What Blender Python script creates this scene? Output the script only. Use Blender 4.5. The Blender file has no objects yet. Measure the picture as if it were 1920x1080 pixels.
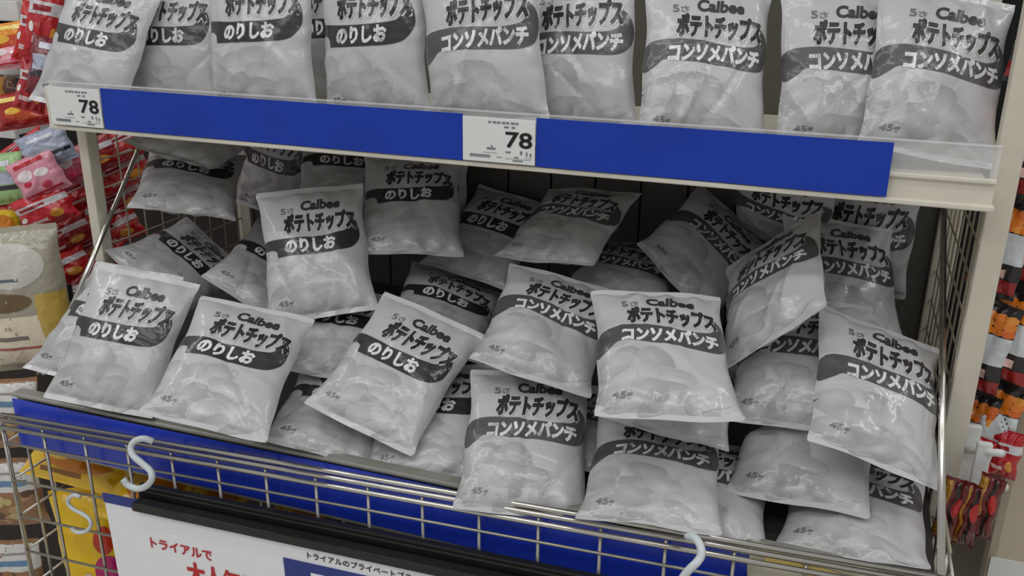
import bpy, bmesh, math, random
import numpy as np
from mathutils import Vector, Matrix, Quaternion

S = bpy.context.scene
COL = S.collection
random.seed(7)

# ---------------------------------------------------------------- camera, world, lights, exposure
RX = np.array([.9424, .1240, -.3110]); RD = np.array([-.0119, .9407, .3391])
RX /= np.linalg.norm(RX); RD -= RX * (RX @ RD); RD /= np.linalg.norm(RD); RY = np.cross(RX, RD)
CM = np.stack([RX, RY, -RD])                      # camera axes -> world
EYE = np.array([0., 0., 1.5])
cam = bpy.data.cameras.new('camera'); cam_o = bpy.data.objects.new('camera', cam); COL.objects.link(cam_o)
cam.sensor_width = 36; cam.lens = 1716 / 1920 * 36; cam.clip_start = .02; cam.clip_end = 60
cam_o.matrix_world = Matrix([[CM[0, 0], -CM[0, 1], -CM[0, 2], EYE[0]],
                             [CM[1, 0], -CM[1, 1], -CM[1, 2], EYE[1]],
                             [CM[2, 0], -CM[2, 1], -CM[2, 2], EYE[2]], [0, 0, 0, 1]])
S.camera = cam_o

W = bpy.data.worlds.new('store_light'); S.world = W; W.use_nodes = True
W.node_tree.nodes['Background'].inputs[0].default_value = (1, 1, 1, 1)
W.node_tree.nodes['Background'].inputs[1].default_value = .46
S.view_settings.view_transform = 'Standard'; S.view_settings.look = 'None'
S.view_settings.gamma = 1; S.view_settings.use_curve_mapping = False
S.view_settings.exposure = -.25


def area_light(name, loc, size, power, aim):
    l = bpy.data.lights.new(name, 'AREA'); l.shape = 'RECTANGLE'; l.size, l.size_y = size; l.energy = power
    l.color = (1, 1, 1)
    o = bpy.data.objects.new(name, l); COL.objects.link(o); o.location = loc
    o.rotation_euler = (Vector(aim) - Vector(loc)).to_track_quat('-Z', 'Y').to_euler()


# two runs of ceiling fluorescents over the aisle and one over the next aisle
area_light('ceiling_tube_light', (-.5, -.55, 2.75), (2.6, .55), 16, (-.5, .3, 0))
area_light('ceiling_tube_light', (-.5, .40, 2.75), (2.6, .10), 7.5, (-.5, .6, 0))
area_light('ceiling_tube_light', (-2.2, .9, 2.75), (.12, 2.4), 12, (-2.2, .9, 0))
area_light('ceiling_tube_light', (1.3, .9, 2.75), (.12, 2.4), 14, (1.3, .9, 0))


# ---------------------------------------------------------------- helpers
def at(px, py, axis, val):
    """world point where the sight line of a photo pixel meets the plane axis = val"""
    r = CM @ np.array([px - 960., py - 540., 1716.])
    return Vector(EYE + r * ((val - EYE[axis]) / r[axis]))


def lin(c):
    return tuple((x / 255 / 12.92 if x <= 10 else ((x / 255 + .055) / 1.055) ** 2.4) for x in c)


def mat(name, rgb, rough=.5, metal=0., spec=.5, bump=0., scale=60., vary=.06, alpha=None):
    m = bpy.data.materials.new(name); m.use_nodes = True
    nt = m.node_tree; p = nt.nodes['Principled BSDF']
    p.inputs['Roughness'].default_value = rough; p.inputs['Metallic'].default_value = metal
    p.inputs['Specular IOR Level'].default_value = spec
    tc = nt.nodes.new('ShaderNodeTexCoord'); n = nt.nodes.new('ShaderNodeTexNoise')
    n.inputs['Scale'].default_value = scale; n.inputs['Detail'].default_value = 4
    nt.links.new(tc.outputs['Object'], n.inputs['Vector'])
    r = nt.nodes.new('ShaderNodeValToRGB')
    r.color_ramp.elements[0].position = .3; r.color_ramp.elements[1].position = .7
    r.color_ramp.elements[0].color = tuple(c * (1 - vary) for c in rgb) + (1,)
    r.color_ramp.elements[1].color = tuple(min(1, c * (1 + vary)) for c in rgb) + (1,)
    nt.links.new(n.outputs['Fac'], r.inputs['Fac']); nt.links.new(r.outputs['Color'], p.inputs['Base Color'])
    if bump:
        b = nt.nodes.new('ShaderNodeBump'); b.inputs['Strength'].default_value = bump; b.inputs['Distance'].default_value = .002
        nt.links.new(n.outputs['Fac'], b.inputs['Height']); nt.links.new(b.outputs['Normal'], p.inputs['Normal'])
    if alpha is not None:
        p.inputs['Alpha'].default_value = alpha
    return m


def film(name, rough, coat, crinkle):
    """printed plastic film: base colour comes from the printed ink"""
    m = bpy.data.materials.new(name); m.use_nodes = True
    nt = m.node_tree; p = nt.nodes['Principled BSDF']
    a = nt.nodes.new('ShaderNodeAttribute'); a.attribute_name = 'ink'
    nt.links.new(a.outputs['Color'], p.inputs['Base Color'])
    p.inputs['Roughness'].default_value = rough; p.inputs['Specular IOR Level'].default_value = .4
    p.inputs['Coat Weight'].default_value = coat; p.inputs['Coat Roughness'].default_value = .13
    tc = nt.nodes.new('ShaderNodeTexCoord'); v = nt.nodes.new('ShaderNodeTexVoronoi'); n = nt.nodes.new('ShaderNodeTexNoise')
    v.inputs['Scale'].default_value = 30; n.inputs['Scale'].default_value = 22; n.inputs['Detail'].default_value = 3
    nt.links.new(tc.outputs['Object'], n.inputs['Vector'])
    mx = nt.nodes.new('ShaderNodeMixRGB'); mx.inputs[0].default_value = .12
    nt.links.new(tc.outputs['Object'], mx.inputs[1]); nt.links.new(n.outputs['Color'], mx.inputs[2])
    nt.links.new(mx.outputs[0], v.inputs['Vector'])
    ad = nt.nodes.new('ShaderNodeMath'); ad.operation = 'ADD'
    nt.links.new(v.outputs['Distance'], ad.inputs[0]); nt.links.new(n.outputs['Fac'], ad.inputs[1])
    b = nt.nodes.new('ShaderNodeBump'); b.inputs['Strength'].default_value = crinkle; b.inputs['Distance'].default_value = .004
    nt.links.new(ad.outputs[0], b.inputs['Height']); nt.links.new(b.outputs['Normal'], p.inputs['Normal'])
    nt.links.new(b.outputs['Normal'], p.inputs['Coat Normal'])
    return m


M = dict(
    film=film('printed_film', .38, .55, .2),
    gloss=film('glossy_printed_film', .33, .6, .4),
    beige=mat('beige_powder_coat', lin((205, 198, 182)), .45, vary=.03),
    rail=mat('beige_shelf_edge', lin((214, 208, 194)), .4, vary=.03),
    greyrail=mat('grey_shelf_lip', lin((150, 148, 140)), .4, metal=.3, vary=.05),
    blue=mat('blue_plastic_strip', lin((22, 58, 166)), .42, spec=.3, scale=9, vary=.10),
    deepblue=mat('deep_blue_plastic_strip', lin((38, 66, 200)), .25, spec=.6, scale=9, vary=.08),
    paper=mat('price_card_paper', lin((224, 226, 222)), .5, vary=.015),
    ink=mat('black_print', lin((18, 18, 18)), .5),
    greyink=mat('grey_print', lin((120, 122, 120)), .5),
    chrome=mat('chrome_wire', (.62, .60, .55), .22, metal=1., vary=.04),
    zinc=mat('zinc_wire', (.50, .48, .42), .34, metal=.9, vary=.06),
    hook=mat('white_coated_hook', lin((205, 212, 214)), .35),
    back=mat('grey_back_panel', lin((84, 81, 72)), .55, vary=.05),
    slot=mat('dark_gap_and_shade', lin((10, 10, 10)), .8),  # panel gaps, and the painted dark of the sheet on the right
    tray=mat('dark_bin_floor', lin((60, 58, 54)), .6),
    mesh=mat('beige_mesh_wire', lin((150, 140, 120)), .4, vary=.06),
    board=mat('white_sign_board', lin((242, 242, 245)), .45, vary=.015),
    signblue=mat('blue_sign_print', lin((38, 56, 132)), .45),
    signred=mat('red_sign_print', lin((190, 30, 36)), .45),
    black=mat('black_plastic', lin((26, 25, 23)), .42, vary=.1),
    floor=mat('store_floor_vinyl', lin((222, 218, 208)), .3, scale=6),
    wallm=mat('beige_panel', lin((196, 184, 164)), .6, scale=8),
    dark=mat('dark_board_and_shade', lin((40, 32, 26)), .7),  # brown of the hanging board; stands in for shade on added panels
    red=mat('red_plastic', lin((176, 24, 30)), .4),
    white=mat('white_plastic', lin((215, 215, 212)), .4),
)
cl = bpy.data.materials.new('clear_plastic'); cl.use_nodes = True
_p = cl.node_tree.nodes['Principled BSDF']; _p.inputs['Base Color'].default_value = (.80, .80, .79, 1)
_p.inputs['Alpha'].default_value = .30; _p.inputs['Roughness'].default_value = .22
M['clear'] = cl


def tag(o, label=None, cat=None, group=None, kind=None):
    if label: o['label'] = label
    if cat: o['category'] = cat
    if group: o['group'] = group
    if kind: o['kind'] = kind
    return o


def empty(name, loc, label=None, cat=None, group=None, kind=None):
    o = bpy.data.objects.new(name, None); COL.objects.link(o); o.location = loc
    o.empty_display_size = .03
    return tag(o, label, cat, group, kind)


class MB:
    """collects shapes into ONE mesh object"""
    def __init__(s): s.v = []; s.f = []; s.sm = []

    def add(s, vs, fs, smooth=False):
        b = len(s.v); s.v += [tuple(v) for v in vs]; s.f += [tuple(i + b for i in f) for f in fs]; s.sm += [smooth] * len(fs)
        return s

    def box(s, x0, x1, y0, y1, z0, z1, bev=0., X=None):
        bm = bmesh.new(); bmesh.ops.create_cube(bm, size=1)
        for v in bm.verts: v.co = Vector(((x0 + x1) / 2 + v.co.x * (x1 - x0), (y0 + y1) / 2 + v.co.y * (y1 - y0), (z0 + z1) / 2 + v.co.z * (z1 - z0)))
        if bev: bmesh.ops.bevel(bm, geom=bm.edges[:], offset=bev, segments=2, affect='EDGES', profile=.5)
        if X is not None: bm.transform(X)
        bm.verts.index_update()
        s.add([v.co for v in bm.verts], [[v.index for v in f.verts] for f in bm.faces]); bm.free(); return s

    def tube(s, pts, r, n=8, cap=True):
        pts = [Vector(p) for p in pts]; vs = []; fs = []; k = len(pts)
        ref = None
        for i, p in enumerate(pts):
            d = (pts[min(i + 1, k - 1)] - pts[max(i - 1, 0)]).normalized()
            if ref is None:
                ref = d.orthogonal().normalized()
            ref = (ref - d * ref.dot(d)).normalized(); q = d.cross(ref)
            for j in range(n):
                a = 2 * math.pi * j / n; vs.append(p + (ref * math.cos(a) + q * math.sin(a)) * r)
        for i in range(k - 1):
            for j in range(n):
                fs.append((i * n + j, i * n + (j + 1) % n, (i + 1) * n + (j + 1) % n, (i + 1) * n + j))
        if cap: fs += [tuple(range(n))[::-1], tuple(range((k - 1) * n, k * n))]
        return s.add(vs, fs, True)

    def prism(s, poly, y0, y1, X=None):
        """outline in x,z pushed from y0 to y1"""
        n = len(poly); vs = [Vector((x, y0, z)) for x, z in poly] + [Vector((x, y1, z)) for x, z in poly]
        if X is not None: vs = [X @ v for v in vs]
        fs = [tuple(range(n)), tuple(range(n, 2 * n))[::-1]] + [(i, i + n, (i + 1) % n + n, (i + 1) % n) for i in range(n)]
        return s.add(vs, fs)

    def build(s, name, m, parent=None, loc=None):
        me = bpy.data.meshes.new(name); off = Vector(loc) if loc is not None else None
        vs = [tuple(Vector(v) - off) for v in s.v] if off is not None else s.v
        me.from_pydata(vs, [], s.f)
        me.polygons.foreach_set('use_smooth', s.sm); me.materials.append(m)
        bm = bmesh.new(); bm.from_mesh(me); bmesh.ops.recalc_face_normals(bm, faces=bm.faces[:]); bm.to_mesh(me); bm.free()
        o = bpy.data.objects.new(name, me); COL.objects.link(o)
        if off is not None: o.location = off
        if parent is not None:
            o.parent = parent
            if off is None: o.matrix_parent_inverse = Matrix.Identity(4); o.location = -parent.location
        return o


_cache = {}


def glyphs(body, bold=0., spacing=1.):
    """2D triangles of a line of lettering, scaled to the unit square"""
    key = (body, bold, spacing)
    if key not in _cache:
        c = bpy.data.curves.new('lettering', 'FONT'); c.body = body; c.offset = bold; c.resolution_u = 3; c.space_character = spacing
        o = bpy.data.objects.new('lettering', c); COL.objects.link(o)
        me = o.evaluated_get(bpy.context.evaluated_depsgraph_get()).to_mesh()
        v = np.array([x.co[:2] for x in me.vertices]); f = [tuple(p.vertices) for p in me.polygons]
        o.evaluated_get(bpy.context.evaluated_depsgraph_get()).to_mesh_clear()
        bpy.data.objects.remove(o); bpy.data.curves.remove(c)
        lo, hi = v.min(0), v.max(0); _cache[key] = ((v - lo) / (hi - lo), f)
    return _cache[key]


def letter_mesh(name, body, x0, x1, z0, z1, y, m, parent, X=None, bold=.01, depth=.0006):
    """lettering raised a hair from a flat face that looks to -y"""
    v, f = glyphs(body, bold)
    vs = [Vector((x0 + a * (x1 - x0), y - depth, z0 + b * (z1 - z0))) for a, b in v]
    if X is not None: vs = [X @ q for q in vs]
    return MB().add(vs, f).build(name, m, parent)


# ---------------------------------------------------------------- pouches of printed film
def smooth_poly(pts, n=6):
    """closed Catmull-Rom outline"""
    k = len(pts); out = []
    P = [np.array(p, float) for p in pts]
    for i in range(k):
        a, b, c, d = P[i - 1], P[i], P[(i + 1) % k], P[(i + 2) % k]
        for j in range(n):
            t = j / n
            out.append(.5 * ((2 * b) + (c - a) * t + (2 * a - 5 * b + 4 * c - d) * t * t + (3 * b - a - 3 * c + d) * t ** 3))
    return [tuple(p) for p in out]


def sliced(shapes, w, h, nu, nv):
    """cut printed shapes (list of (verts2d, faces, colour, layer)) along the film grid"""
    bm = bmesh.new(); lc = bm.verts.layers.float_color.new('ink'); ll = bm.verts.layers.float.new('lay')
    for vs, fs, colr, lay in shapes:
        bv = []
        for k, (x, y) in enumerate(vs):
            b = bm.verts.new((x, y, 0)); c = colr[k] if isinstance(colr, list) else colr
            b[lc] = (c[0], c[1], c[2], 1); b[ll] = lay; bv.append(b)
        for f in fs:
            try: bm.faces.new([bv[i] for i in f])
            except ValueError: pass
    for i in range(1, nu):
        x = -w / 2 + w * i / nu
        bmesh.ops.bisect_plane(bm, geom=bm.verts[:] + bm.edges[:] + bm.faces[:], plane_co=(x, 0, 0), plane_no=(1, 0, 0))
    for j in range(1, nv):
        y = -h / 2 + h * j / nv
        bmesh.ops.bisect_plane(bm, geom=bm.verts[:] + bm.edges[:] + bm.faces[:], plane_co=(0, y, 0), plane_no=(0, 1, 0))
    bmesh.ops.triangulate(bm, faces=bm.faces[:])
    bm.verts.index_update()
    V = np.array([v.co[:2] for v in bm.verts]).reshape(-1, 2); Cc = np.array([v[lc][:] for v in bm.verts]).reshape(-1, 4); L = np.array([v[ll] for v in bm.verts])
    Fc = np.array([[v.index for v in f.verts] for f in bm.faces]).reshape(-1, 3)
    # all faces towards the viewer
    if len(Fc):
        a, b, c = V[Fc[:, 0]], V[Fc[:, 1]], V[Fc[:, 2]]
        neg = ((b - a)[:, 0] * (c - a)[:, 1] - (b - a)[:, 1] * (c - a)[:, 0]) < 0
        Fc[neg] = Fc[neg][:, ::-1]
    bm.free()
    return V, Fc, Cc, L


def t_shape(body, x0, x1, y0, y1, colr, lay, bold=.02, shear=0., arc=0.):
    v, f = glyphs(body, bold)
    x = x0 + v[:, 0] * (x1 - x0); y = y0 + v[:, 1] * (y1 - y0)
    x = x + (y - y0) * shear; t = v[:, 0] * 2 - 1
    y = y + arc * (1 - t * t)
    return (list(zip(x, y)), f, colr, lay)


def heavy(body, x0, x1, y0, y1, colr, lay, d, bold=.02, shear=0., arc=0.):
    """heavy lettering: the same line set several times around its place"""
    base = t_shape(body, x0, x1, y0, y1, colr, lay, bold, shear, arc)
    return [([(x + d * math.cos(a) * k, y + d * math.sin(a) * k) for x, y in base[0]], base[1], colr, lay) for a, k in [(0, 0)] + [(.785 * i + .4, 1) for i in range(6 if d < .0012 else 8)]]


def p_shape(pts, colr, lay, n=6, smooth=True):
    q = smooth_poly(pts, n) if smooth else pts
    return (q, [tuple(range(len(q)))], colr, lay)


def chip_shape(cx, cy, a, b, rot, g, lay, rnd, tint=(1, 1, 1)):
    """a printed crisp: a lopsided disc with a paler rim"""
    n = 18; vs = []; cols = []; fs = []
    ph = rnd.random() * 6.28
    for ring, (s, k) in enumerate([(1., 1.06), (.92, .91), (.6, .98), (.25, 1.05)]):
        for i in range(n):
            t = 2 * math.pi * i / n; r = s * (1 + .10 * math.sin(2 * t + ph) + .08 * math.sin(3 * t + 2 * ph) + .03 * math.sin(5 * t + ph))
            x, y = a * r * math.cos(t), b * r * math.sin(t)
            vs.append((cx + x * math.cos(rot) - y * math.sin(rot), cy + x * math.sin(rot) + y * math.cos(rot)))
            q = g * k * (1 + .11 * math.sin(t + ph)); cols.append((q * tint[0], q * tint[1], q * tint[2]))
    for r in range(3):
        for i in range(n): fs.append((r * n + i, r * n + (i + 1) % n, (r + 1) * n + (i + 1) % n, (r + 1) * n + i))
    fs.append(tuple(range(3 * n, 4 * n)))
    return (vs, fs, cols, lay)


def pouch_grid(w, h, T, seed, nu, nv, flat=.0, curl=0., crush=1.):
    """front and back surface of a puffed pouch, local x right, y up, z to the front"""
    r = np.random.RandomState(seed)
    u = np.linspace(-1, 1, nu + 1)[None, :].repeat(nv + 1, 0); v = np.linspace(-1, 1, nv + 1)[:, None].repeat(nu + 1, 1)
    vq = np.clip(np.abs(v) / .925, 0, 1)
    hv = (1 - vq ** 2.6) ** .62; hu = np.clip(1 - np.abs(u) ** 2.7, 0, 1) ** .6
    puff = hv * hu
    x = u * w / 2 * (1 - .075 * (1 - vq ** 3.5) * (1 - flat)); y = v * h / 2
    out = []
    sx, sy = r.uniform(-.25, .25), r.uniform(-.5, .1)
    for side in (1, -1):
        z = T * puff * (1 + .22 * np.sin(2.2 * (u - sx)) * sx * 2 + .28 * (-v) * (.5 + sy))
        # soft lumps of the contents, stronger in the lower half
        for _ in range(9):
            cu, cv, s = r.uniform(-.7, .7), r.uniform(-.9, .5), r.uniform(.16, .34)
            z += r.uniform(-.5, .7) * .0042 * crush * puff ** .5 * np.exp(-((u - cu) ** 2 + (v - cv) ** 2) / s ** 2)
        # sharp folds across the film
        for _ in range(9):
            a = r.uniform(0, math.pi); cu, cv = r.uniform(-.8, .8), r.uniform(-.85, .85); L = r.uniform(.25, .7)
            du, dv = u - cu, v - cv; d = du * math.cos(a) + dv * math.sin(a); e = -du * math.sin(a) + dv * math.cos(a)
            z += r.choice([-1, 1]) * r.uniform(.4, 1.) * .0033 * crush * np.exp(-np.abs(d) / .06) * np.exp(-(e / L) ** 2) * puff ** .4
        # puckers running in from the seals and the sides
        k1, k2, p1, p2 = r.uniform(9, 15), r.uniform(9, 15), r.uniform(0, 6), r.uniform(0, 6)
        z += .0027 * crush * np.sin(k1 * u + p1 + 2 * u * u) * np.exp(-(1 - vq) / .16) * (vq < 1) * np.clip((1 - vq) / .05, 0, 1) * (.4 + hu)
        z += .0020 * crush * np.sin(k2 * v + p2 + 3 * np.sin(3 * v)) * np.exp(-(1 - np.abs(u)) / .13) * hv * np.clip((1 - np.abs(u)) / .06, 0, 1)
        z = side * np.maximum(z, .0004)
        out.append(z)
    # the flat seals wave a little and may curl
    wv = (.0022 * np.sin(2.2 * u + r.uniform(0, 6)) + .0012 * np.sin(5.1 * u + r.uniform(0, 6)))
    wt = np.where(v > 0, 1., -1.); prof = np.clip((np.abs(v) - .55) / .45, 0, 1) ** 2
    ben = wv * wt * prof + np.where(v < 0, curl, curl * .4) * prof * (1 + .4 * u * r.uniform(-1, 1))
    rim = (np.abs(u) > .999) | (np.abs(v) > .999)
    zf = np.where(rim, 0, out[0]) + ben; zb = np.where(rim, 0, out[1]) + ben
    x = x + .0012 * np.sin(7 * v + r.uniform(0, 6)) * hv
    return x, y, zf, zb


def pouch_meshes(name, w, h, T, seed, lay, base, nu=40, nv=52, m=None, curl=0., crush=1., seal=None, back=None):
    """returns meshes for body, top seal, bottom seal"""
    x, y, zf, zb = pouch_grid(w, h, T, seed, nu, nv, curl=curl, crush=crush)
    js = max(1, round(nv * .0375))                       # rows in a seal
    rows = {'body': (js, nv - js), 'top': (nv - js, nv), 'bottom': (0, js)}
    seal = seal or tuple(c * 1.06 for c in base); back = back or base
    res = {}
    N = nu + 1

    def bil(P):
        fu = np.clip((P[:, 0] / w + .5) * nu, 0, nu - 1e-6); fv = np.clip((P[:, 1] / h + .5) * nv, 0, nv - 1e-6)
        i, j = fu.astype(int), fv.astype(int); a, b = fu - i, fv - j
        def q(A): return A[j, i] * (1 - a) * (1 - b) + A[j, i + 1] * a * (1 - b) + A[j + 1, i] * (1 - a) * b + A[j + 1, i + 1] * a * b
        return np.stack([q(x), q(y), q(zf)], 1)
    # front normals
    dxu, dyu, dzu = np.gradient(x, axis=1), np.gradient(y, axis=1), np.gradient(zf, axis=1)
    dxv, dyv, dzv = np.gradient(x, axis=0), np.gradient(y, axis=0), np.gradient(zf, axis=0)
    nx, ny, nz = dyu * dzv - dzu * dyv, dzu * dxv - dxu * dzv, dxu * dyv - dyu * dxv
    nl = np.sqrt(nx ** 2 + ny ** 2 + nz ** 2) + 1e-12; nx, ny, nz = nx / nl, ny / nl, nz / nl

    for key, (j0, j1) in rows.items():
        n = j1 - j0 + 1
        A = np.stack([x[j0:j1 + 1], y[j0:j1 + 1], zf[j0:j1 + 1]], -1).reshape(-1, 3)
        Bk = np.stack([x[j0:j1 + 1], y[j0:j1 + 1], zb[j0:j1 + 1]], -1).reshape(-1, 3)
        V = [A, Bk]; na = len(A)
        jj, ii = np.meshgrid(np.arange(n - 1), np.arange(nu), indexing='ij'); k = (jj * N + ii).ravel()
        Q1 = np.stack([k, k + 1, k + 1 + N, k + N], 1); Q2 = np.stack([k, k + N, k + 1 + N, k + 1], 1) + na
        T1 = np.concatenate([Q1[:, [0, 1, 2]], Q1[:, [0, 2, 3]]]); T2 = np.concatenate([Q2[:, [0, 1, 2]], Q2[:, [0, 2, 3]]])
        F = [T1, T2]
        c0 = base if key == 'body' else seal
        Cc = [np.tile(np.array(c0 + (1,)), (na, 1)), np.tile(np.array((back if key == 'body' else seal) + (1,)), (na, 1))]
        tot = 2 * na
        if key == 'body' and lay is not None and len(lay[0]):
            P, Fc, Cp, L = lay
            P3 = bil(P)
            fu = np.clip(np.rint((P[:, 0] / w + .5) * nu), 0, nu).astype(int); fv = np.clip(np.rint((P[:, 1] / h + .5) * nv), 0, nv).astype(int)
            P3 = P3 + np.stack([nx[fv, fu], ny[fv, fu], nz[fv, fu]], 1) * (.00022 + .00016 * L)[:, None]
            V.append(P3); F.append(Fc + tot); Cc.append(Cp)
        V = np.concatenate(V); F = np.concatenate(F); Cc = np.concatenate(Cc)
        me = bpy.data.meshes.new(name + '_' + key)
        me.vertices.add(len(V)); me.vertices.foreach_set('co', V.astype(np.float32).ravel())
        me.loops.add(len(F) * 3); me.loops.foreach_set('vertex_index', F.astype(np.int32).ravel())
        me.polygons.add(len(F)); me.polygons.foreach_set('loop_start', np.arange(0, len(F) * 3, 3, dtype=np.int32))
        me.polygons.foreach_set('use_smooth', np.ones(len(F), bool))
        at_ = me.attributes.new('ink', 'FLOAT_COLOR', 'POINT'); at_.data.foreach_set('color', Cc.astype(np.float32).ravel())
        me.update(); me.validate(); me.materials.append(m or M['film'])
        res[key] = me
    return res


def pouch(name, label, cat, group, loc, rot, meshes):
    """pouch body as the thing, its two heat seals as parts"""
    o = bpy.data.objects.new(name, meshes['body']); COL.objects.link(o)
    o.location = loc; o.rotation_mode = 'QUATERNION'; o.rotation_quaternion = rot
    tag(o, label, cat, group)
    for k in ('top', 'bottom'):
        c = bpy.data.objects.new(k + '_seal', meshes[k]); COL.objects.link(c); c.parent = o
    return o

# ---------------------------------------------------------------- the setting
def struct(name, mb, m):
    o = mb.build(name, m); o['kind'] = 'structure'; return o


struct('floor', MB().box(-6, 5, -2, 7, -.05, 0), M['floor'])
struct('wall_back', MB().box(-6, 5, 5.2, 5.3, 0, 3), M['wallm'])

# ---------------------------------------------------------------- the display rack
XL, XR, YF = -1.0385, .158, 1.0045
rack = empty('display_rack', (-.44, 1.2, 0), 'beige metal display rack with a shelf above a slanted bin of grey crisp bags', 'display rack')


def sub(o, p):
    """reparent a mesh built in world coordinates below a part that sits at the rack's origin"""
    o.parent = p; o.location = (0, 0, 0); return o


us = MB().box(XL, XR, YF + .004, 1.42, 1.268, 1.286, .002).build('upper_shelf', M['beige'], rack)
e = MB()
e.box(XL, XR, YF - .002, YF + .006, 1.268, 1.296, .001)                # folded front edge
e.box(XL - .002, XR + .002, YF - .009, YF + .004, 1.2665, 1.2725, .0015)  # bottom lip
e.box(XL, XR, YF - .006, YF + .002, 1.294, 1.2985, .001)               # groove bead
e.box(XL - .004, XL + .004, YF - .006, YF + .01, 1.268, 1.325, .001)
sub(e.build('shelf_edge', M['rail']), us)
e = MB(); e.box(XL, XR, YF - .0005, YF + .0015, 1.2985, 1.3315, .0006); e.box(XL, XR, YF - .004, YF + .002, 1.3305, 1.3325, .0006)
sub(e.build('clear_price_strip', M['clear']), us)['label'] = 'clear plastic price strip'

bl = MB()
bl.prism([(0, 0), (1, 0), (1, 1), (0, 1)], 0, 1, Matrix(((XR - XL, 0, 0, XL), (0, .53, 0, .868), (0, .053, -.018, .889), (0, 0, 0, 1))))
ls = bl.build('lower_shelf', M['tray'], rack)
e = MB()
e.box(XL, XR, .862, .872, .838, .916, .001); e.box(XL - .002, XR + .002, .854, .874, .9145, .9205, .0025); e.box(XL - .002, XR + .002, .854, .868, .834, .840, .002)
sub(e.build('shelf_edge', M['greyrail']), ls)['label'] = 'grey front lip of the bin'

for x, hw, zt in ((-1.03, .0085, 1.268), (.172, .0125, 2.1)):
    p = MB().box(x - hw, x + hw, 1.040, 1.062, .0, zt, .002)
    for k in range(40 if zt > 2 else 23):
        p.box(x - hw - .0005, x + hw + .0005, 1.045, 1.048, .12 + k * .05, .135 + k * .05)
    p.build('upright', M['beige'], rack)
for x in (-1.03, .172):
    MB().box(x - .015, x + .015, 1.405, 1.445, .0, 2.1, .002).build('upright', M['beige'], rack)
for k in range(16):
    x = -1.03 + k * .075
    MB().box(x + .0015, x + .0735, 1.415, 1.425, .55, 2.1, .0012).build('back_panel', M['back'], rack)
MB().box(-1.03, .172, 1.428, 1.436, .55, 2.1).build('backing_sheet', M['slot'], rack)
MB().box(-1.02, .16, 1.028, 1.036, .02, .79, .002).build('basket_shade_panel', M['dark'], rack)  # dark panel added to make the basket interior dark, shade as colour
MB().box(.185, 1.6, 1.48, 1.50, .55, 2.3).build('side_shade_sheet', M['slot'], rack)  # near-black sheet added to darken what shows behind the right mesh and packs
for x, nm in ((-1.036, 'left'), (.166, 'right')):
    g = MB()
    for k in range(9):
        y = 1.075 + k * .04; g.tube([(x, y, .86), (x, y, 1.262)], .0013, 6)
    for k in range(9):
        z = .90 + k * .044; g.tube([(x, 1.05, z), (x, 1.42, z)], .0013, 6)
    g.tube([(x, .87, .885), (x, 1.05, .885)], .002, 6); g.tube([(x, .90, .93), (x, 1.05, .93)], .002, 6)
    g.build('side_mesh', M['mesh'], rack)
for a, b in ((tuple(at(258, 283, 0, -1.012)), tuple(at(82, 703, 0, -1.012))), (tuple(at(1769, 385, 0, .147)), tuple(at(1764.5, 1078, 0, .147)))):
    MB().tube([a, b], .0038, 10).build('support_rod', M['chrome'], rack)

# blue strips and price cards in the price rail
def strip(x0, x1, y, z0, z1, m, label):
    s = MB(); n = 24
    vs = []
    for i in range(n + 1):
        x = x0 + (x1 - x0) * i / n; b = -.0006 * math.sin(math.pi * i / n * 3)
        vs += [(x, y + b, z0), (x, y + b, z1), (x, y + b + .001, z1), (x, y + b + .001, z0)]
    fs = []
    for i in range(n):
        a = i * 4; c = a + 4
        for j in range(4): fs.append((a + j, a + (j + 1) % 4, c + (j + 1) % 4, c + j))
    fs += [(0, 3, 2, 1), (n * 4, n * 4 + 1, n * 4 + 2, n * 4 + 3)]
    s.add(vs, fs); o = s.build('blue_strip', m)
    return tag(o, label, 'price rail strip')


strip(-.9405, -.4118, YF - .0105, 1.2735, 1.3285, M['blue'], 'blue plastic strip in the upper price rail between the two price cards')
strip(-.3212, .0582, YF - .0105, 1.2735, 1.3295, M['blue'], 'blue plastic strip in the upper price rail right of the second price card')
strip(XL + .002, .0, .8525, .840, .9135, M['deepblue'], 'deep blue plastic strip along the bin front behind the wire basket')


def price_card(x0, x1, label):
    y = YF - .0125; z0, z1 = 1.2745, 1.3265
    c = tag(MB().box(x0, x1, y, y + .0015, z0, z1, .0004).build('price_card', M['paper']), label, 'price card', 'price cards in the upper rail')
    w = x1 - x0
    def bx(items, name, m):
        k = MB()
        for a, b, cc, d in items: k.box(x0 + a * w, x0 + b * w, y - .0004, y, z0 + cc * (z1 - z0), z0 + d * (z1 - z0))
        k.build(name, m, c)
    letter_mesh('price_digits', '78', x0 + .60 * w, x0 + .965 * w, z0 + .36 * (z1 - z0), z0 + .72 * (z1 - z0), y, M['ink'], c, bold=.02)
    bx([(.36 + .062 * k, .40 + .062 * k + .01 * (k % 2), .88, .925) for k in range(7)] + [(.58, .64, .79, .83), (.68, .73, .79, .83)], 'small_print', M['greyink'])
    bx([(.10 + .012 * k, .10 + .012 * k + (.008 if k % 3 else .004), .10, .17) for k in range(24)], 'barcode', M['greyink'])
    bx([(.34, .46, .29, .335), (.40, .42, .35, .39), (.60, .67, .24, .275), (.80, .83, .22, .30), (.88, .90, .19, .29), (.93, .955, .19, .26),
        (.28, .48, .215, .222), (.48, .55, .12, .135), (.72, .78, .135, .165), (.70, .84, .06, .09), (.60, .95, .11, .115), (.86, .96, .15, .155)], 'small_print', M['greyink'])


price_card(-1.0305, -.9415, 'white price card reading 78 at the left end of the upper rail')
price_card(-.4112, -.3218, 'white price card reading 78 between the two blue strips')

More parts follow.
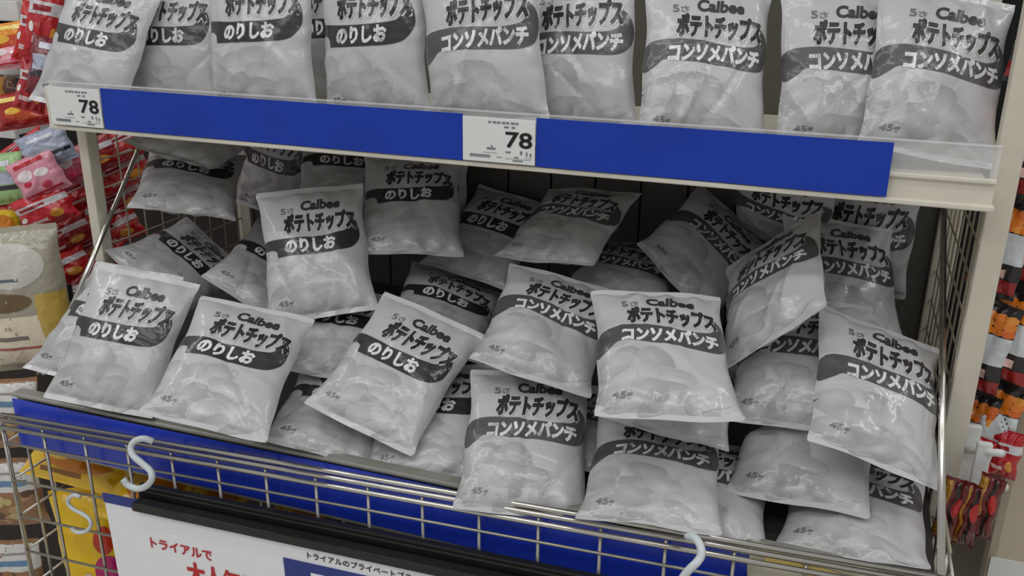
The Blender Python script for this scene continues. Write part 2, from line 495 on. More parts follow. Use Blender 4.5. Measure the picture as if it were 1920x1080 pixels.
# ---------------------------------------------------------------- crisp bags
BW, BH = .152, .196
G_, DK, KB, WH = (.50, .50, .50), (.035, .035, .035), (.075, .075, .075), (.80, .80, .80)


def crisp_print(kind, rs):
    rnd = random.Random(rs); sh = []
    # printed heap of crisps, lower left
    spots = [(-52, 0, 19, 15), (-30, -34, 22, 17), (-8, -30, 20, 15), (-58, -40, 17, 20), (-40, -58, 24, 16), (-14, -54, 21, 17), (10, -52, 20, 15),
             (12, -72, 22, 13), (-62, -74, 16, 13), (-34, -78, 24, 13), (-4, -80, 22, 11), (34, -74, 19, 13), (40, -84, 20, 8), (-22, -66, 18, 13)]
    for k, (x, y, a, b) in enumerate(spots):
        sh.append(chip_shape((x + rnd.uniform(-4, 4)) / 1e3, (y + rnd.uniform(-4, 4)) / 1e3, a * 1.22e-3, b * .92e-3, rnd.uniform(-.5, .6), rnd.uniform(.40, .50), 0 + .14 * k, rnd))
    sh = [(v, f, c, l) for v, f, c, l in sh]
    mm = lambda P: [(x / 1e3, y / 1e3) for x, y in P]
    if kind == 'n':
        band = mm([(-75, 19), (-40, 16), (0, 15), (36, 17), (48, 21), (54, 30), (54, 42), (51, 49), (60, 42), (66, 30), (66, 12), (58, -2), (44, -9), (10, -11), (-50, -10), (-56, -8), (-58, 0), (-66, 5), (-75, 7)])
        sh.append(p_shape(band, (.022, .022, .022), 3, 4))
        sh += heavy('のりしお', -44e-3, 30e-3, -7e-3, 13e-3, WH, 4.4, .0006, .03)
    else:
        band = mm([(-75, 14), (-50, 20), (-10, 19), (30, 15), (52, 17), (61, 24), (62, 36), (57, 45), (66, 40), (73, 30), (75, 10), (70, -6), (52, -12), (10, -9), (-30, -6), (-52, -5), (-62, -12), (-75, -17)])
        sh.append(p_shape(band, KB, 3, 4))
        sh += heavy('コンソメパンチ', -48e-3, 64e-3, -8e-3, 13.5e-3, WH, 4.4, .0006, .03, 0, .002)
    sh += heavy('ポテトチップス', -42e-3, 63e-3, 22e-3, 53e-3, (.66, .66, .66), 3, .0024, .02, .06)
    sh += heavy('ポテトチップス', -42e-3, 63e-3, 22e-3, 53e-3, DK, 4, .0011, .03, .06)
    sh.append(t_shape('Calbee', -16e-3, 42e-3, 57e-3, 74e-3, DK, 3, .04, .12))
    sh.append(t_shape('5', -45e-3, -37e-3, 55e-3, 65e-3, (.16, .16, .16), 3, .02))
    sh.append(t_shape('さ', -35e-3, -25e-3, 55e-3, 64e-3, (.2, .2, .2), 3, .02))
    sh.append(t_shape('45g', -60e-3, -39e-3, -80e-3, -71e-3, (.16, .16, .16), 5, .02))
    return sliced(sh, BW, BH, 40, 52)


PRINT = {'n': [crisp_print('n', 3), crisp_print('n', 11)], 'k': [crisp_print('k', 5), crisp_print('k', 23)]}
BIN = 'grey crisp bags piled in the bin'
TOP = 'grey crisp bags standing on the upper shelf'
POSES = [
    # kind of flavour, place, turn, half thickness, seal curl, label
    ('U1', 'n', -1.0022, 1.0665, 1.3754, 0.8567, 0.5088, 0.0848, 0.0035, 0.023, 0.004, 'grey crisp bag with black flavour band leaning at the left end of the upper shelf'),
    ('U2', 'n', -0.9231, 1.132, 1.3806, 0.7985, 0.5973, 0.0295, 0.0681, 0.023, 0.004, 'grey crisp bag second from the left on the upper shelf, squeezed behind its left neighbour'),
    ('U3', 'n', -0.7227, 1.0571, 1.4, 0.7822, 0.6171, 0.0228, 0.0826, 0.023, 0.004, 'grey crisp bag with black band and swirl above the middle of the left blue strip'),
    ('U4', 'n', -0.5605, 1.0638, 1.4021, 0.7669, 0.64, -0.0373, 0.0297, 0.023, 0.004, 'grey crisp bag with black band, last black-banded one along the upper shelf'),
    ('U5', 'k', -0.41, 1.0545, 1.4018, 0.7754, 0.6242, -0.0109, 0.0953, 0.023, 0.004, 'grey crisp bag with dark grey flavour band standing right above the second price card'),
    ('U6', 'k', -0.3074, 1.106, 1.3947, 0.8032, 0.5929, -0.0518, 0.0274, 0.023, 0.004, 'grey crisp bag with dark grey band tucked behind the bag above the second price card'),
    ('U7', 'k', -0.153, 1.1053, 1.3855, 0.849, 0.5034, 0.11, 0.1165, 0.023, 0.004, 'grey crisp bag standing alone above the right blue strip, between two dark gaps'),
    ('U8', 'k', 0.0, 1.1402, 1.3816, 0.8388, 0.5204, 0.1031, 0.1226, 0.023, 0.004, 'grey crisp bag half covered by the last bag on the right of the upper shelf'),
    ('U9', 'k', 0.098, 1.1282, 1.3835, 0.8606, 0.4899, 0.1238, 0.0641, 0.023, 0.004, 'grey crisp bag at the far right end of the upper shelf beside the upright'),
    ('L1', 'n', -0.8772, 0.9081, 1.0044, 0.9066, 0.3998, 0.1123, 0.0746, 0.023, 0.004, 'grey crisp bag with black band at the front left corner of the bin'),
    ('L2', 'n', -0.668, 0.8606, 1.021, 0.9604, 0.2127, 0.137, 0.1169, 0.023, 0.004, 'grey crisp bag with black band on the bin front, second from the left corner'),
    ('L3', 'n', -0.6678, 1.0705, 1.1069, 0.8647, 0.4305, 0.0764, 0.2472, 0.023, 0.004, 'upright grey crisp bag with black band and bright glare across its lettering'),
    ('L4', 'n', -0.4881, 0.9562, 1.0037, 0.951, 0.2689, 0.1477, -0.0379, 0.023, 0.004, 'grey crisp bag with black band tilted clockwise above the middle of the bin front'),
    ('L5', 'n', -0.5714, 0.949, 0.9336, 0.981, 0.0664, 0.1343, 0.1232, 0.023, 0.004, 'grey crisp bag on the bin lip partly under the tilted black-banded bag'),
    ('L6', 'n', -0.4413, 0.9627, 0.939, 0.9745, 0.185, 0.0175, 0.1256, 0.023, 0.004, 'grey crisp bag wedged on the bin lip left of the middle overhanging bag'),
    ('L7', 'k', -0.301, 0.9157, 0.959, 0.9557, 0.2559, 0.0606, 0.1323, 0.023, 0.004, 'large grey crisp bag with dark grey band overhanging the basket rail at the middle'),
    ('L8', 'k', -0.1455, 0.9117, 0.9573, 0.9941, 0.0871, -0.009, 0.0645, 0.023, 0.004, 'grey crisp bag overhanging the basket rail, right of the middle overhanging bag'),
    ('L9', 'k', -0.1478, 0.9196, 1.0959, 0.9717, 0.1806, 0.0377, 0.1477, 0.023, 0.004, 'big grey crisp bag with grey band lying on top at centre right'),
    ('L10', 'k', 0.0787, 0.9937, 1.0538, 0.9502, 0.2327, 0.197, 0.064, 0.023, 0.004, 'big grey crisp bag on top at the right end beside the rod'),
    ('L11', 'k', -0.3126, 1.0308, 1.0611, 0.9752, 0.1747, 0.1237, 0.0556, 0.023, 0.004, 'grey crisp bag tilted clockwise behind the middle overhanging bag'),
    ('L12', 'k', -0.0047, 1.0578, 1.05, 0.9677, 0.2478, -0.0444, -0.0146, 0.023, 0.004, 'grey crisp bag showing its crisps between the two big bags on the right'),
    ('L13', 'k', -0.0463, 1.083, 1.1301, 0.9061, 0.182, -0.3816, -0.0127, 0.023, 0.004, 'crumpled grey crisp bag turned to the left with its bottom seal rising to the right'),
    ('L14', 'k', 0.0325, 1.234, 1.1006, 0.9371, 0.3194, 0.0871, 0.1108, 0.023, 0.004, 'grey crisp bag standing at the back right behind the crumpled turned bag'),
    ('L16', 'k', -0.1551, 1.2909, 1.1043, 0.916, 0.1957, 0.337, -0.0954, 0.023, 0.004, 'grey crisp bag standing askew against the back panel right of centre'),
    ('L17', 'k', -0.2664, 1.2385, 1.0665, 0.9905, 0.1075, 0.0324, 0.0796, 0.023, 0.004, 'grey crisp bag lying behind the big centre right bag, its band just in view'),
    ('L18', 'k', -0.3441, 1.232, 1.1368, 0.984, 0.1581, -0.0488, -0.0663, 0.023, 0.004, 'flattened grey crisp bag with a swirl lying on top at the back centre'),
    ('L19', 'n', -0.491, 1.3006, 1.0869, 0.9654, 0.2442, 0.0427, -0.0809, 0.023, 0.004, 'grey crisp bag with black band lying at the back left of the flattened swirl bag'),
    ('L20', 'n', -0.5842, 1.2098, 1.1491, 0.934, 0.2874, 0.0777, 0.1978, 0.023, 0.004, 'grey crisp bag with black band right behind the bag with bright glare'),
    ('L21', 'n', -0.6184, 1.3376, 1.1559, 0.5072, 0.8535, 0.0784, -0.0901, 0.023, 0.004, 'dark shaded grey crisp bag against the back panel under the upper shelf, left of centre'),
    ('L22', 'n', -0.9228, 1.3693, 1.1558, 0.6998, 0.7084, 0.0599, -0.0694, 0.023, 0.004, 'grey crisp bag showing only crisps under the upper shelf behind the glare bag, left one'),
    ('L23', 'n', -0.7393, 1.2879, 1.1698, 0.9358, 0.2378, 0.1168, 0.2326, 0.023, 0.004, 'grey crisp bag under the upper shelf just above the bag with bright glare'),
    ('L24', 'n', -0.9503, 1.2037, 1.2268, 0.9856, 0.067, 0.1335, 0.0787, 0.023, 0.004, 'grey crisp bag lying flat at the top left, bottom seal facing out'),
    ('L25', 'n', -0.9314, 1.1461, 1.1694, 0.9493, 0.1347, 0.1303, 0.2524, 0.023, 0.004, 'grey crisp bag with long pale bottom seal under the flat top left bag'),
    ('L26', 'n', -0.9597, 1.1359, 1.0292, 0.9378, 0.0144, 0.3467, 0.0054, 0.023, 0.004, 'grey crisp bag turned on its side beside the left rod, band running downhill'),
    ('L27', 'n', -0.7971, 1.1473, 1.0334, 0.946, 0.065, 0.3018, 0.0989, 0.023, 0.004, 'grey crisp bag turned on its side just left of the bag with bright glare'),
    ('L28', 'n', -0.63, 1.0501, 0.9977, 0.9764, 0.1287, 0.076, 0.1557, 0.023, 0.004, 'grey crisp bag showing its crisps directly beneath the bag with bright glare'),
    ('L30', 'n', -0.5097, 1.1554, 1.008, 0.9741, 0.0825, 0.1805, 0.1085, 0.023, 0.004, 'grey crisp bag half buried behind the tilted black-banded bag at the centre'),
    ('L31', 'k', 0.016, 0.9994, 0.9821, 0.9768, 0.208, -0.0322, -0.0402, 0.023, 0.004, 'grey crisp bag lying flat on the bin front below the big bags on the right'),
    ('L32', 'k', 0.0737, 0.9613, 0.9263, 0.9978, 0.0348, -0.0524, -0.0225, 0.023, 0.004, 'grey crisp bag at the front right corner of the bin above the basket'),
    ('L33', 'k', -0.0925, 0.942, 0.9212, 0.9985, 0.0472, -0.0026, 0.0282, 0.023, 0.004, 'grey crisp bag peeking out between the two overhanging bags and the right corner bag'),
    ('L34', 'k', 0.0524, 1.3556, 1.1375, 0.6142, 0.7876, -0.0276, -0.0405, 0.023, 0.004, 'dark grey crisp bag at the back right corner under the upper shelf'),
    ('L35', 'k', -0.1422, 1.0027, 1.0143, 0.9951, 0.0632, 0.0749, 0.0089, 0.023, 0.004, 'grey crisp bag squeezed under the big centre right bag, only its lower edge in view'),
    ('L36', 'n', -0.9543, 0.9603, 0.9977, 0.9515, 0.3023, 0.0534, 0.0202, 0.023, 0.004, 'grey crisp bag behind the front left corner bag, one pale corner sticking out'),
    ('L37', 'k', -0.2925, 1.0163, 0.9301, 0.9927, 0.0649, -0.0201, 0.0995, 0.023, 0.004, 'grey crisp bag buried between the two overhanging bags, a sliver in view'),
    ('L38', 'k', -0.0565, 1.3158, 1.176, 0.4097, 0.9038, -0.0599, -0.108, 0.023, 0.004, 'grey crisp bag under the upper shelf at the back, right of the askew bag'),
    ('U10', 'n', -0.6693, 1.1618, 1.3998, 0.7849, 0.6186, -0.029, 0.0207, 0.023, 0.004, 'grey crisp bag glimpsed in the narrow gap above the left blue strip, second row'),
]
for i, (key, fl, x, y, z, qw, qx, qy, qz, T, curl, label) in enumerate(POSES):
    ms = pouch_meshes('crisp_bag', BW, BH, T, 100 + i * 7, PRINT[fl][i % 2], G_, curl=curl, seal=(.56, .56, .56))
    pouch('crisp_bag', label, 'crisp bag', TOP if key[0] == 'U' else BIN, (x, y, z), (qw, qx, qy, qz), ms)

# ---------------------------------------------------------------- wire basket hung on the bin front
YB = .835
_l, _r = at(35, 793, 1, YB), at(1440, 1040, 1, YB)
def bz(x, z): return z - .868 + _l.z + (x - _l.x) * (_r.z - _l.z) / (_r.x - _l.x)
def bp(x, y, z): return Vector((x, y, bz(x, z)))
bx0, bx1 = -1.045, .165
basket = empty('wire_basket', (-.44, YB, .6), 'chrome wire basket hanging in front of the blue bin front', 'wire basket')
t = MB()
for dy, dz in ((0, 0), (-.006, -.0075), (.004, .006)):
    t.tube([bp(bx0, YB + dy, .868 + dz), bp(bx1, YB + dy, .868 + dz)], .0032, 10)
t.build('top_rail', M['chrome'], basket)
g = MB()
for z in (.832, .772, .712, .652, .592, .532):
    g.tube([bp(bx0, YB, z), bp(bx1, YB, z)], .0019, 8)
k = 0
while bx0 + k * .0715 < bx1 + .01:
    x = bx0 + k * .0715; g.tube([bp(x, YB + .003, .868), bp(x, YB + .003, .53)], .0022, 8); k += 1
g.build('front_grid', M['zinc'], basket)
for x in (bx0, bx1):
    g = MB()
    for k in range(6):
        y = YB + .035 * k; g.tube([bp(x, y, .862), bp(x, y, .53)], .002, 8)
    for z in (.862, .832, .772, .712, .652, .592, .532): g.tube([bp(x, YB, z), bp(x, YB + .18, z)], .0019, 8)
    g.build('side_grid', M['zinc'], basket)
g = MB()
for k in range(6): g.tube([bp(bx0, YB + .036 * k, .531), bp(bx1, YB + .036 * k, .531)], .002, 8)
for k in range(18): g.tube([bp(bx0 + k * .0715, YB, .529), bp(bx0 + k * .0715, YB + .18, .529)], .002, 8)
g.build('bottom_grid', M['zinc'], basket)
g = MB()
for z in (.772, .652, .532): g.tube([bp(bx0, YB + .18, z), bp(bx1, YB + .18, z)], .002, 8)
for k in range(18): g.tube([bp(bx0 + k * .0715, YB + .18, .83), bp(bx0 + k * .0715, YB + .18, .53)], .002, 8)
g.build('back_grid', M['zinc'], basket)

# black tray and white sign hung on the basket
YS = .80
TS = Matrix.Translation(Vector((-.844, YS, .824))) @ Matrix.Rotation(-math.radians(1.7), 4, 'Y')
sign = empty('sign_board', (-.3, YS, .6), 'white hanging sign with red Japanese lettering and a blue block below the basket', 'sign')
MB().box(0, 1.0, 0, .004, -.42, 0, .001, X=TS).build('board', M['board'], sign)
MB().box(0, .055, -.0012, .0, -.002, .012, X=TS).build('corner_tab', M['signblue'], sign)['label'] = 'blue corner tab'
MB().box(.05, 1.05, -.006, .010, -.003, .009, .0012, X=TS).build('clip_rail', M['black'], sign)['label'] = 'black clip rail along the sign top'
def st(name, body, x0, x1, z0, z1, m, bold=.03): letter_mesh(name, body, x0, x1, z0, z1, -.0002, m, sign, X=TS, bold=bold)
st('red_lettering', 'トライアルで', .066, .163, -.058, -.042, M['signred'], .03)
st('red_lettering', '大人気！', .118, .212, -.100, -.066, M['signred'], .05)
st('small_lettering', 'トライアルのプライベートブランド', .305, .465, -.021, -.0115, M['ink'], .02)
MB().box(.270, .66, -.0011, 0, -.30, -.028, X=TS).build('blue_block', M['signblue'], sign)
w_ = MB()
w_.box(.308, .342, -.0018, -.001, -.048, -.041, X=TS); w_.box(.320, .330, -.0018, -.001, -.09, -.048, X=TS)
w_.box(.346, .386, -.0018, -.001, -.049, -.043, X=TS); w_.box(.346, .354, -.0018, -.001, -.09, -.049, X=TS); w_.box(.378, .386, -.0018, -.001, -.07, -.049, X=TS)
w_.build('white_letter', M['board'], sign)
tr = empty('black_tray', (-.3, .815, .8), 'black plastic tray lying behind the top of the white sign', 'tray')
TT = Matrix.Translation(Vector((-.80, YS + .014, .838))) @ Matrix.Rotation(-math.radians(1.7), 4, 'Y')
MB().box(0, 1.05, 0, .012, -.03, .004, .002, X=TT).build('front_lip', M['black'], tr)
MB().box(0, 1.05, .001, .011, .0045, .009, .001, X=TT).build('top_ridge', M['black'], tr)


def hook(pix, y, label, r=.0032):
    n_ = len(pix) - 1; P = [at(a, b, 1, y[0] + (y[1] - y[0]) * min(1, 1.6 * i / n_)) for i, (a, b) in enumerate(pix)]; Q = []
    for i in range(len(P) - 1):
        a, b, c, d = P[max(i - 1, 0)], P[i], P[i + 1], P[min(i + 2, len(P) - 1)]
        for j in range(6):
            s = j / 6; Q.append(.5 * ((2 * b) + (c - a) * s + (2 * a - 5 * b + 4 * c - d) * s * s + (3 * b - a - 3 * c + d) * s ** 3))
    Q.append(P[-1]); k = len(Q)
    Q = [Vector((q.x, q.y + .004 * math.sin(3.1 * i / k), q.z)) for i, q in enumerate(Q)]
    tag(MB().tube(Q, r, 10).build('s_hook', M['hook'], loc=Q[k // 2]), label, 'hook', 'white hooks on the wire basket')


hook([(287, 828), (268, 823), (250, 829), (242, 843), (247, 858), (264, 873), (278, 886), (281, 900), (272, 913), (256, 918), (239, 911), (231, 899)], (.828, .786), 'thick white s-shaped hook over the basket rail above the sign corner', .0042)
hook([(150, 932), (138, 929), (127, 936), (125, 947), (135, 958), (152, 967), (165, 978), (166, 990), (156, 999), (142, 999), (133, 991)], (.829, .824), 'thin white s-shaped hook in front of the yellow bag left of the sign', .0028)
hook([(1288, 1004), (1302, 1010), (1312, 1026), (1314, 1044), (1306, 1058), (1293, 1070), (1280, 1085), (1276, 1100)], (.824, .786), 'white s-shaped hook at the right end of the basket below the bags', .0044)

# ---------------------------------------------------------------- coloured pouches: basket contents and the neighbouring displays
def look(nrm, roll=0.):
    """orientation of a pouch whose front looks along nrm, rolled clockwise in degrees"""
    z = Vector(nrm).normalized(); up = Vector((0, 0, 1)) if abs(z.z) < .95 else Vector((0, 1, 0))
    x = up.cross(z).normalized(); y = z.cross(x)
    R = Matrix((x, y, z)).transposed() @ Matrix.Rotation(-math.radians(roll), 3, 'Z')
    return R.to_quaternion()


def rc(x0, x1, y0, y1, c, l=1): return ([(x0, y0), (x1, y0), (x1, y1), (x0, y1)], [(0, 1, 2, 3)], lin(c), l)
def el(cx, cy, a, b, c, l=2, n=20): return ([(cx + a * math.cos(6.2832 * k / n), cy + b * math.sin(6.2832 * k / n)) for k in range(n)], [tuple(range(n))], lin(c), l)


def fancy(style, w, h, rnd):
    """printed front of a snack pouch in unit-free pieces"""
    o = []; X = lambda a: a * w / 2; Yv = lambda a: a * h / 2
    if style == 'red':
        o = [rc(X(-.98), X(.98), Yv(.15), Yv(.5), (206, 200, 204)), el(X(.5), Yv(-.4), X(.22), Yv(.24), (222, 150, 60)), rc(X(-.8), X(.2), Yv(.24), Yv(.4), (150, 20, 30), 3), rc(X(-.7), X(.1), Yv(-.62), Yv(-.45), (220, 190, 190), 3), el(X(-.75), Yv(-.2), X(.12), Yv(.14), (230, 226, 220), 3)]
    elif style == 'pink':
        o = [el(X(-.35), Yv(.2), X(.35), Yv(.25), (240, 224, 228)), el(X(.35), Yv(.1), X(.3), Yv(.2), (244, 232, 234), 2), el(X(.3), Yv(-.5), X(.22), Yv(.16), (214, 60, 96), 3), rc(X(-.8), X(.8), Yv(-.8), Yv(-.7), (196, 30, 50), 3), rc(X(-.7), X(.6), Yv(.62), Yv(.8), (190, 26, 44), 3), el(X(-.45), Yv(-.2), X(.18), Yv(.12), (196, 20, 60), 4)]
    elif style == 'bluegrey':
        o = [rc(X(-.9), X(.9), Yv(-.2), Yv(.3), (176, 182, 200)), rc(X(-.9), X(.9), Yv(-.42), Yv(-.24), (40, 40, 52), 3), rc(X(-.6), X(.5), Yv(.5), Yv(.7), (214, 216, 226), 3)]
    elif style == 'orange':
        o = [el(X(.1), Yv(-.2), X(.7), Yv(.4), (196, 70, 20)), rc(X(-.8), X(.8), Yv(.5), Yv(.75), (250, 220, 120), 3), el(X(-.3), Yv(0), X(.3), Yv(.2), (240, 190, 60), 3)]
    elif style == 'yellow':
        o = [el(X(.1), Yv(-.15), X(.75), Yv(.45), (214, 130, 24)), rc(X(-.75), X(.75), Yv(.55), Yv(.78), (190, 40, 34), 3), el(X(-.3), Yv(-.1), X(.25), Yv(.2), (240, 196, 80), 3), rc(X(-.6), X(.3), Yv(-.75), Yv(-.6), (140, 90, 30), 3)]
    elif style == 'magenta':
        o = [el(X(.55), Yv(-.3), X(.4), Yv(.22), (190, 30, 110)), rc(X(-.8), X(.7), Yv(-.72), Yv(-.6), (70, 90, 30), 3), el(X(.6), Yv(.15), X(.3), Yv(.22), (206, 60, 30), 3), el(X(-.1), Yv(-.42), X(.22), Yv(.12), (240, 220, 224), 4)]
    elif style == 'nuts':
        o = [rc(X(-.98), X(.98), Yv(.12), Yv(.88), (214, 212, 208)), rc(X(-.5), X(.7), Yv(.28), Yv(.44), (96, 134, 168), 3), rc(X(-.8), X(.6), Yv(.60), Yv(.66), (150, 146, 140), 3)]
        for k in range(26): o.append(el(X(rnd.uniform(-.85, .85)), Yv(rnd.uniform(-.85, .05)), X(.2), Yv(.11), rnd.choice([(150, 104, 60), (120, 80, 50), (176, 140, 92), (96, 62, 44), (190, 170, 110)]), 1 + k * .1, 10))
    elif style == 'cracker':
        o = [rc(X(-.98), X(.98), Yv(-.28), Yv(.34), (206, 212, 214)), rc(X(-.98), X(-.5), Yv(-.28), Yv(.2), (214, 190, 60), 2), rc(X(-.98), X(.98), Yv(-.9), Yv(-.62), (150, 26, 26), 2), rc(X(-.4), X(.5), Yv(-.58), Yv(-.4), (240, 200, 190), 3)]
        for k in range(16): o.append(el(X(-.8 + .4 * (k % 5) + rnd.uniform(-.1, .1)), Yv(.44 + .14 * (k // 5)), X(.26), Yv(.09), rnd.choice([(226, 124, 30), (210, 100, 24), (236, 150, 50)]), 2 + k * .08, 10))
    elif style == 'cream':
        o = [rc(X(-.98), X(.98), Yv(-.9), Yv(-.18), (226, 214, 190)), rc(X(.45), X(.98), Yv(-.6), Yv(.1), (196, 166, 80), 2), rc(X(-.6), X(.1), Yv(-.52), Yv(-.46), (120, 110, 100), 3), rc(X(-.7), X(.3), Yv(-.66), Yv(-.62), (170, 80, 70), 3),
             el(X(-.2), Yv(.02), X(.6), Yv(.13), (104, 84, 50), 3), el(X(0), Yv(.5), X(.75), Yv(.3), (196, 194, 184)), rc(X(-.6), X(.2), Yv(.3), Yv(.34), (90, 100, 110), 3)]
    elif style == 'darkred':
        o = [rc(X(-.9), X(-.3), Yv(-.95), Yv(.9), (170, 120, 30)), rc(X(.1), X(.4), Yv(-.9), Yv(.9), (30, 20, 16), 2), el(X(.5), Yv(.2), X(.3), Yv(.3), (176, 30, 30), 3)]
    return o


_lay = {}
def snack(label, cat, group, P, rot, w, h, T, base, style, seed, nm='snack_pouch', crush=1.2, curl=0., m=None):
    key = (style, round(w, 3), round(h, 3), seed % 3)
    if key not in _lay: _lay[key] = sliced(fancy(style, w, h, random.Random(seed)), w, h, 20, 26)
    ms = pouch_meshes(nm, w, h, T, 900 + seed, _lay[key], lin(base), 20, 26, m or M['gloss'], curl, crush)
    return pouch(nm, label, cat, group, P, rot, ms)


GB = 'yellow snack bags in the wire basket'
snack('yellow and orange snack bag lying flat at the left end of the wire basket', 'snack bag', GB, at(150, 858, 1, .925), look((.15, -.62, .7), 10), .165, .085, .018, (236, 190, 40), 'yellow', 1)
snack('yellow snack bag behind the thick white hook in the wire basket', 'snack bag', GB, at(300, 905, 1, .915), look((.1, -.4, .9), 14), .13, .15, .016, (232, 190, 30), 'yellow', 2)
snack('yellow snack bag corner under the blue strip right of the thick hook', 'snack bag', GB, at(405, 925, 1, .90), look((.1, -.4, .9), 14), .10, .13, .014, (240, 196, 30), 'yellow', 3)
snack('small yellow and green snack bag corner above the black rail', 'snack bag', GB, at(560, 962, 1, .885), look((.1, -.7, .6), 10), .08, .10, .012, (226, 180, 50), 'yellow', 4)
snack('bright yellow snack bag with magenta print standing left of the sign', 'snack bag', GB, at(172, 1030, 1, .90), look((.35, -.9, .25), -9), .098, .20, .02, (244, 200, 20), 'magenta', 5)
snack('white snack bag with red and orange print at the right end of the basket', 'snack bag', GB, at(1545, 1116, 1, .8465), look((0, -1, .06), 3), .17, .085, .005, (206, 200, 180), 'orange', 6)
# ---------------------------------------------------------------- neighbouring display on the left
nr = empty('neighbour_rack', (-2.0, 1.8, 0), 'rack of the next display with added dark backing behind the red packs on the left', 'display rack')
MB().box(-3.4, -1.30, 1.86, 1.88, 0, 2.3).build('back_panel', M['dark'], nr)  # dark sheet added to keep the gaps between the left packs black
for px, py in ((18, 20), (22, 122), (12, 240)):
    p = at(px, py, 1, 1.5)
    s_ = MB().box(-3.3, p.x + .035, 1.5, 1.85, p.z - .012, p.z + .012, .002).build('shelf', M['white'], nr)
    sub(MB().box(-3.3, p.x + .034, 1.488, 1.5, p.z - .020, p.z + .020, .002).build('price_rail', M['white']), s_)
lb = empty('hanging_board', (-1.25, 1.10, 0), 'brown board behind the cream topped bag at the left edge', 'display board')
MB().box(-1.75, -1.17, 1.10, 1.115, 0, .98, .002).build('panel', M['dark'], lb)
RG = 'red snack packs on the neighbouring display seen beside the left upright'
reds = [(232, 268, 1.33), (158, 300, 1.27), (222, 326, 1.33), (146, 360, 1.27), (214, 380, 1.33), (142, 418, 1.26), (206, 436, 1.31), (146, 474, 1.25), (150, 530, 1.22), (138, 588, 1.20), (112, 448, 1.21), (108, 508, 1.19), (186, 505, 1.27), (112, 566, 1.175), (176, 560, 1.245), (104, 622, 1.16)]
for k, (px, py, y) in enumerate(reds):
    snack('red snack pack in the tilted stack between the left upright and the pink packs', 'snack pack', RG, at(px, py, 1, y), look((.62, -.75, .22), -22), .122, .058, .015,
          [(186, 16, 24), (150, 14, 22), (196, 26, 30)][k % 3], 'red', 20 + k)
LG = 'mixed snack packs at the left edge'
mixed = [
    (88, 278, 1.16, .085, .060, (160, 168, 190), 'bluegrey', -20, (.5, -.85, .1), 'blue grey snack pack just below the end of the upper price rail'),
    (72, 330, 1.14, .085, .070, (226, 150, 168), 'pink', -24, (.4, -.9, .1), 'pink and white snack pack under the blue grey pack at the left'),
    (118, 318, 1.19, .080, .065, (214, 96, 120), 'pink', -34, (.6, -.8, .1), 'deep pink snack pack beside the red stack at the left'),
    (84, 392, 1.14, .10, .060, (196, 30, 44), 'red', -22, (.4, -.9, .1), 'red snack pack above the cream topped bag'),
    (12, 335, 1.14, .075, .085, (160, 196, 130), 'bluegrey', -8, (.3, -.95, .1), 'pale green snack pack at the left edge of the photo'),
    (8, 412, 1.14, .06, .07, (240, 200, 40), 'yellow', 0, (.3, -.95, .1), 'yellow snack pack at the left edge under the pale green one'),
    (26, 76, 1.46, .13, .075, (236, 150, 40), 'orange', -8, (.2, -.9, .3), 'orange snack pack on the top left shelf'),
    (22, 106, 1.44, .12, .05, (226, 150, 160), 'pink', -10, (.2, -.8, .5), 'pink snack pack lying at the front of the top left shelf'),
    (48, 205, 1.40, .13, .07, (168, 24, 24), 'orange', -10, (.3, -.9, .2), 'dark red snack pack with yellow spots left of the first price card'),
    (30, 168, 1.47, .12, .06, (96, 52, 26), 'darkred', -4, (.2, -.9, .2), 'brown snack pack in the shadow under the top left shelf'),
    (84, 40, 1.22, .055, .12, (182, 26, 36), 'red', 14, (.75, -.6, .1), 'narrow red snack pack hanging beside the leftmost upper bag, highest'),
    (62, 62, 1.25, .05, .10, (196, 24, 30), 'red', 18, (.6, -.75, .1), 'bright red hanging pack in front of the top left shelf'),
    (86, 122, 1.20, .05, .10, (120, 40, 50), 'bluegrey', 16, (.75, -.6, .1), 'maroon and grey hanging pack beside the leftmost upper bag'),
    (62, 160, 1.22, .05, .09, (180, 30, 40), 'red', 18, (.6, -.75, .1), 'narrow red snack pack hanging left of the first price card'),
    (40, 278, 1.20, .10, .03, (200, 30, 40), 'red', -34, (.4, -.9, .2), 'slim red pack slanting across the left edge above the green pack'),
]
for k, (px, py, y, w, h, c, st_, rl, nr_, lab) in enumerate(mixed):
    snack(lab, 'snack pack', LG, at(px, py, 1, y), look(nr_, rl), w, h, .014, c, st_, 40 + k)
snack('large clear topped bag with cream label and gold side at the left edge', 'snack bag', None, at(48, 560, 1, 1.04), look((.35, -.93, .1), -6), .15, .235, .035, (164, 158, 140), 'cream', 61, nm='food_bag')
NG = 'nut packs stacked at the lower left edge'
for k, (py, lab) in enumerate([(775, 'white labelled pack of nuts, highest of the stack at the lower left edge'), (922, 'white labelled pack of nuts, middle of the stack at the lower left edge'), (1070, 'white labelled pack of nuts, lowest of the stack at the lower left edge')]):
    snack(lab, 'nut pack', NG, at(22 + 4 * k, py, 1, .98 - .01 * k), look((.3, -.95, .12), -5), .105, .118, .018, (150, 110, 74), 'nuts', 70 + k, nm='nut_pack')

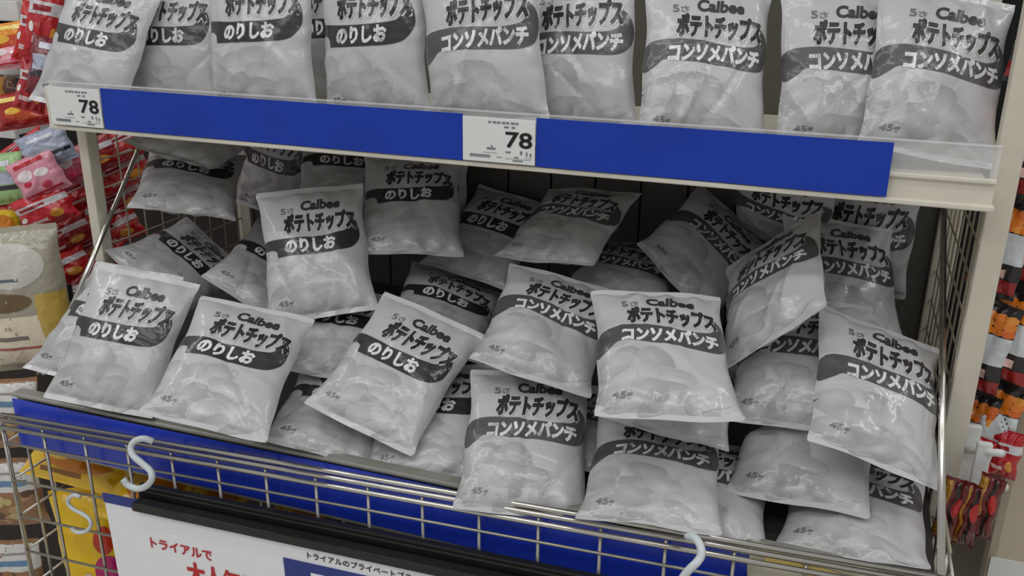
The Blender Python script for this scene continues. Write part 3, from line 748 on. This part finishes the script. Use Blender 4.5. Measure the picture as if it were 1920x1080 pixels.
# ---------------------------------------------------------------- neighbouring display on the right
CG = 'cracker packs hanging right of the rack'
k = 0
for col, (px, y) in enumerate(((1852, 1.12), (1902, 1.12))):
    p0 = at(px, 600, 1, y)
    for r_ in range(5):
        z = p0.z + .325 - .118 * r_ + .012 * col
        snack('orange and white cracker pack in the ' + ('column nearest the right upright' if col == 0 else 'column at the right edge of the photo'), 'cracker pack',
              CG + (', inner column' if col == 0 else ', outer column'), (p0.x, p0.y - .012 * (r_ % 2), z), look((-.5, -.86, .12), 4), .058, .112, .012, (36, 30, 30), 'cracker', 80 + k, nm='cracker_pack'); k += 1
hk = empty('peg_hook', at(1840, 875, 1, 1.06), 'white wire peg hook holding packs right of the bin', 'peg hook')
for (a, b) in (((1792, 842), (1880, 850)), ((1796, 905), (1886, 914))):
    A = at(*a, 1, 1.07); B_ = at(*b, 1, 1.01); MB().tube([A, B_], .0042, 8).build('arm', M['white'], hk)
A = at(1846, 838, 1, 1.03); B_ = at(1846, 912, 1, 1.03)
MB().box(A.x - .008, A.x + .008, A.y - .004, A.y + .004, B_.z, A.z + .006, .002).build('clip', M['white'], hk)
A = at(1800, 880, 1, 1.066)
MB().box(A.x - .014, A.x + .014, A.y - .004, A.y + .004, A.z - .07, A.z + .06, .002).build('bracket_plate', M['white'], hk)
DG = 'dark red packs hanging under the white peg hook'
for j, (px, py, lab) in enumerate([(1782, 955, 'dark red and gold pack hanging lowest beside the right rod'), (1816, 965, 'dark red and gold pack hanging under the white peg hook, middle one'), (1848, 950, 'dark red and gold pack hanging under the white peg hook, rightmost')]):
    snack(lab, 'snack pack', DG, at(px, py, 1, .99), look((-.3, -.95, .1), 3), .026, .075, .009, (96, 20, 20), 'darkred', 110 + j)
for j, (px, py, lab) in enumerate([(1830, 862, 'red snack pack behind the arms of the white peg hook'), (1884, 850, 'red snack pack right of the white peg hook clip')]):
    snack(lab, 'snack pack', None, at(px, py, 1, 1.10), look((-.3, -.95, .1), 3), .036, .06, .01, (176, 22, 30), 'red', 120 + j)
pn = empty('beige_display_box', (.42, .98, 0), 'plain beige display box at the lower right edge', 'display box')
a = at(1880, 900, 1, 1.16)
MB().box(a.x, a.x + .4, 1.16, 1.40, .0, at(1905, 690, 1, 1.16).z, .012).build('carton', M['wallm'], pn)
MB().box(a.x + .006, a.x + .3, 1.158, 1.16, .06, at(1870, 1045, 1, 1.16).z, 0).build('label', M['paper'], pn)['label'] = 'pale paper label at the bottom of the carton'
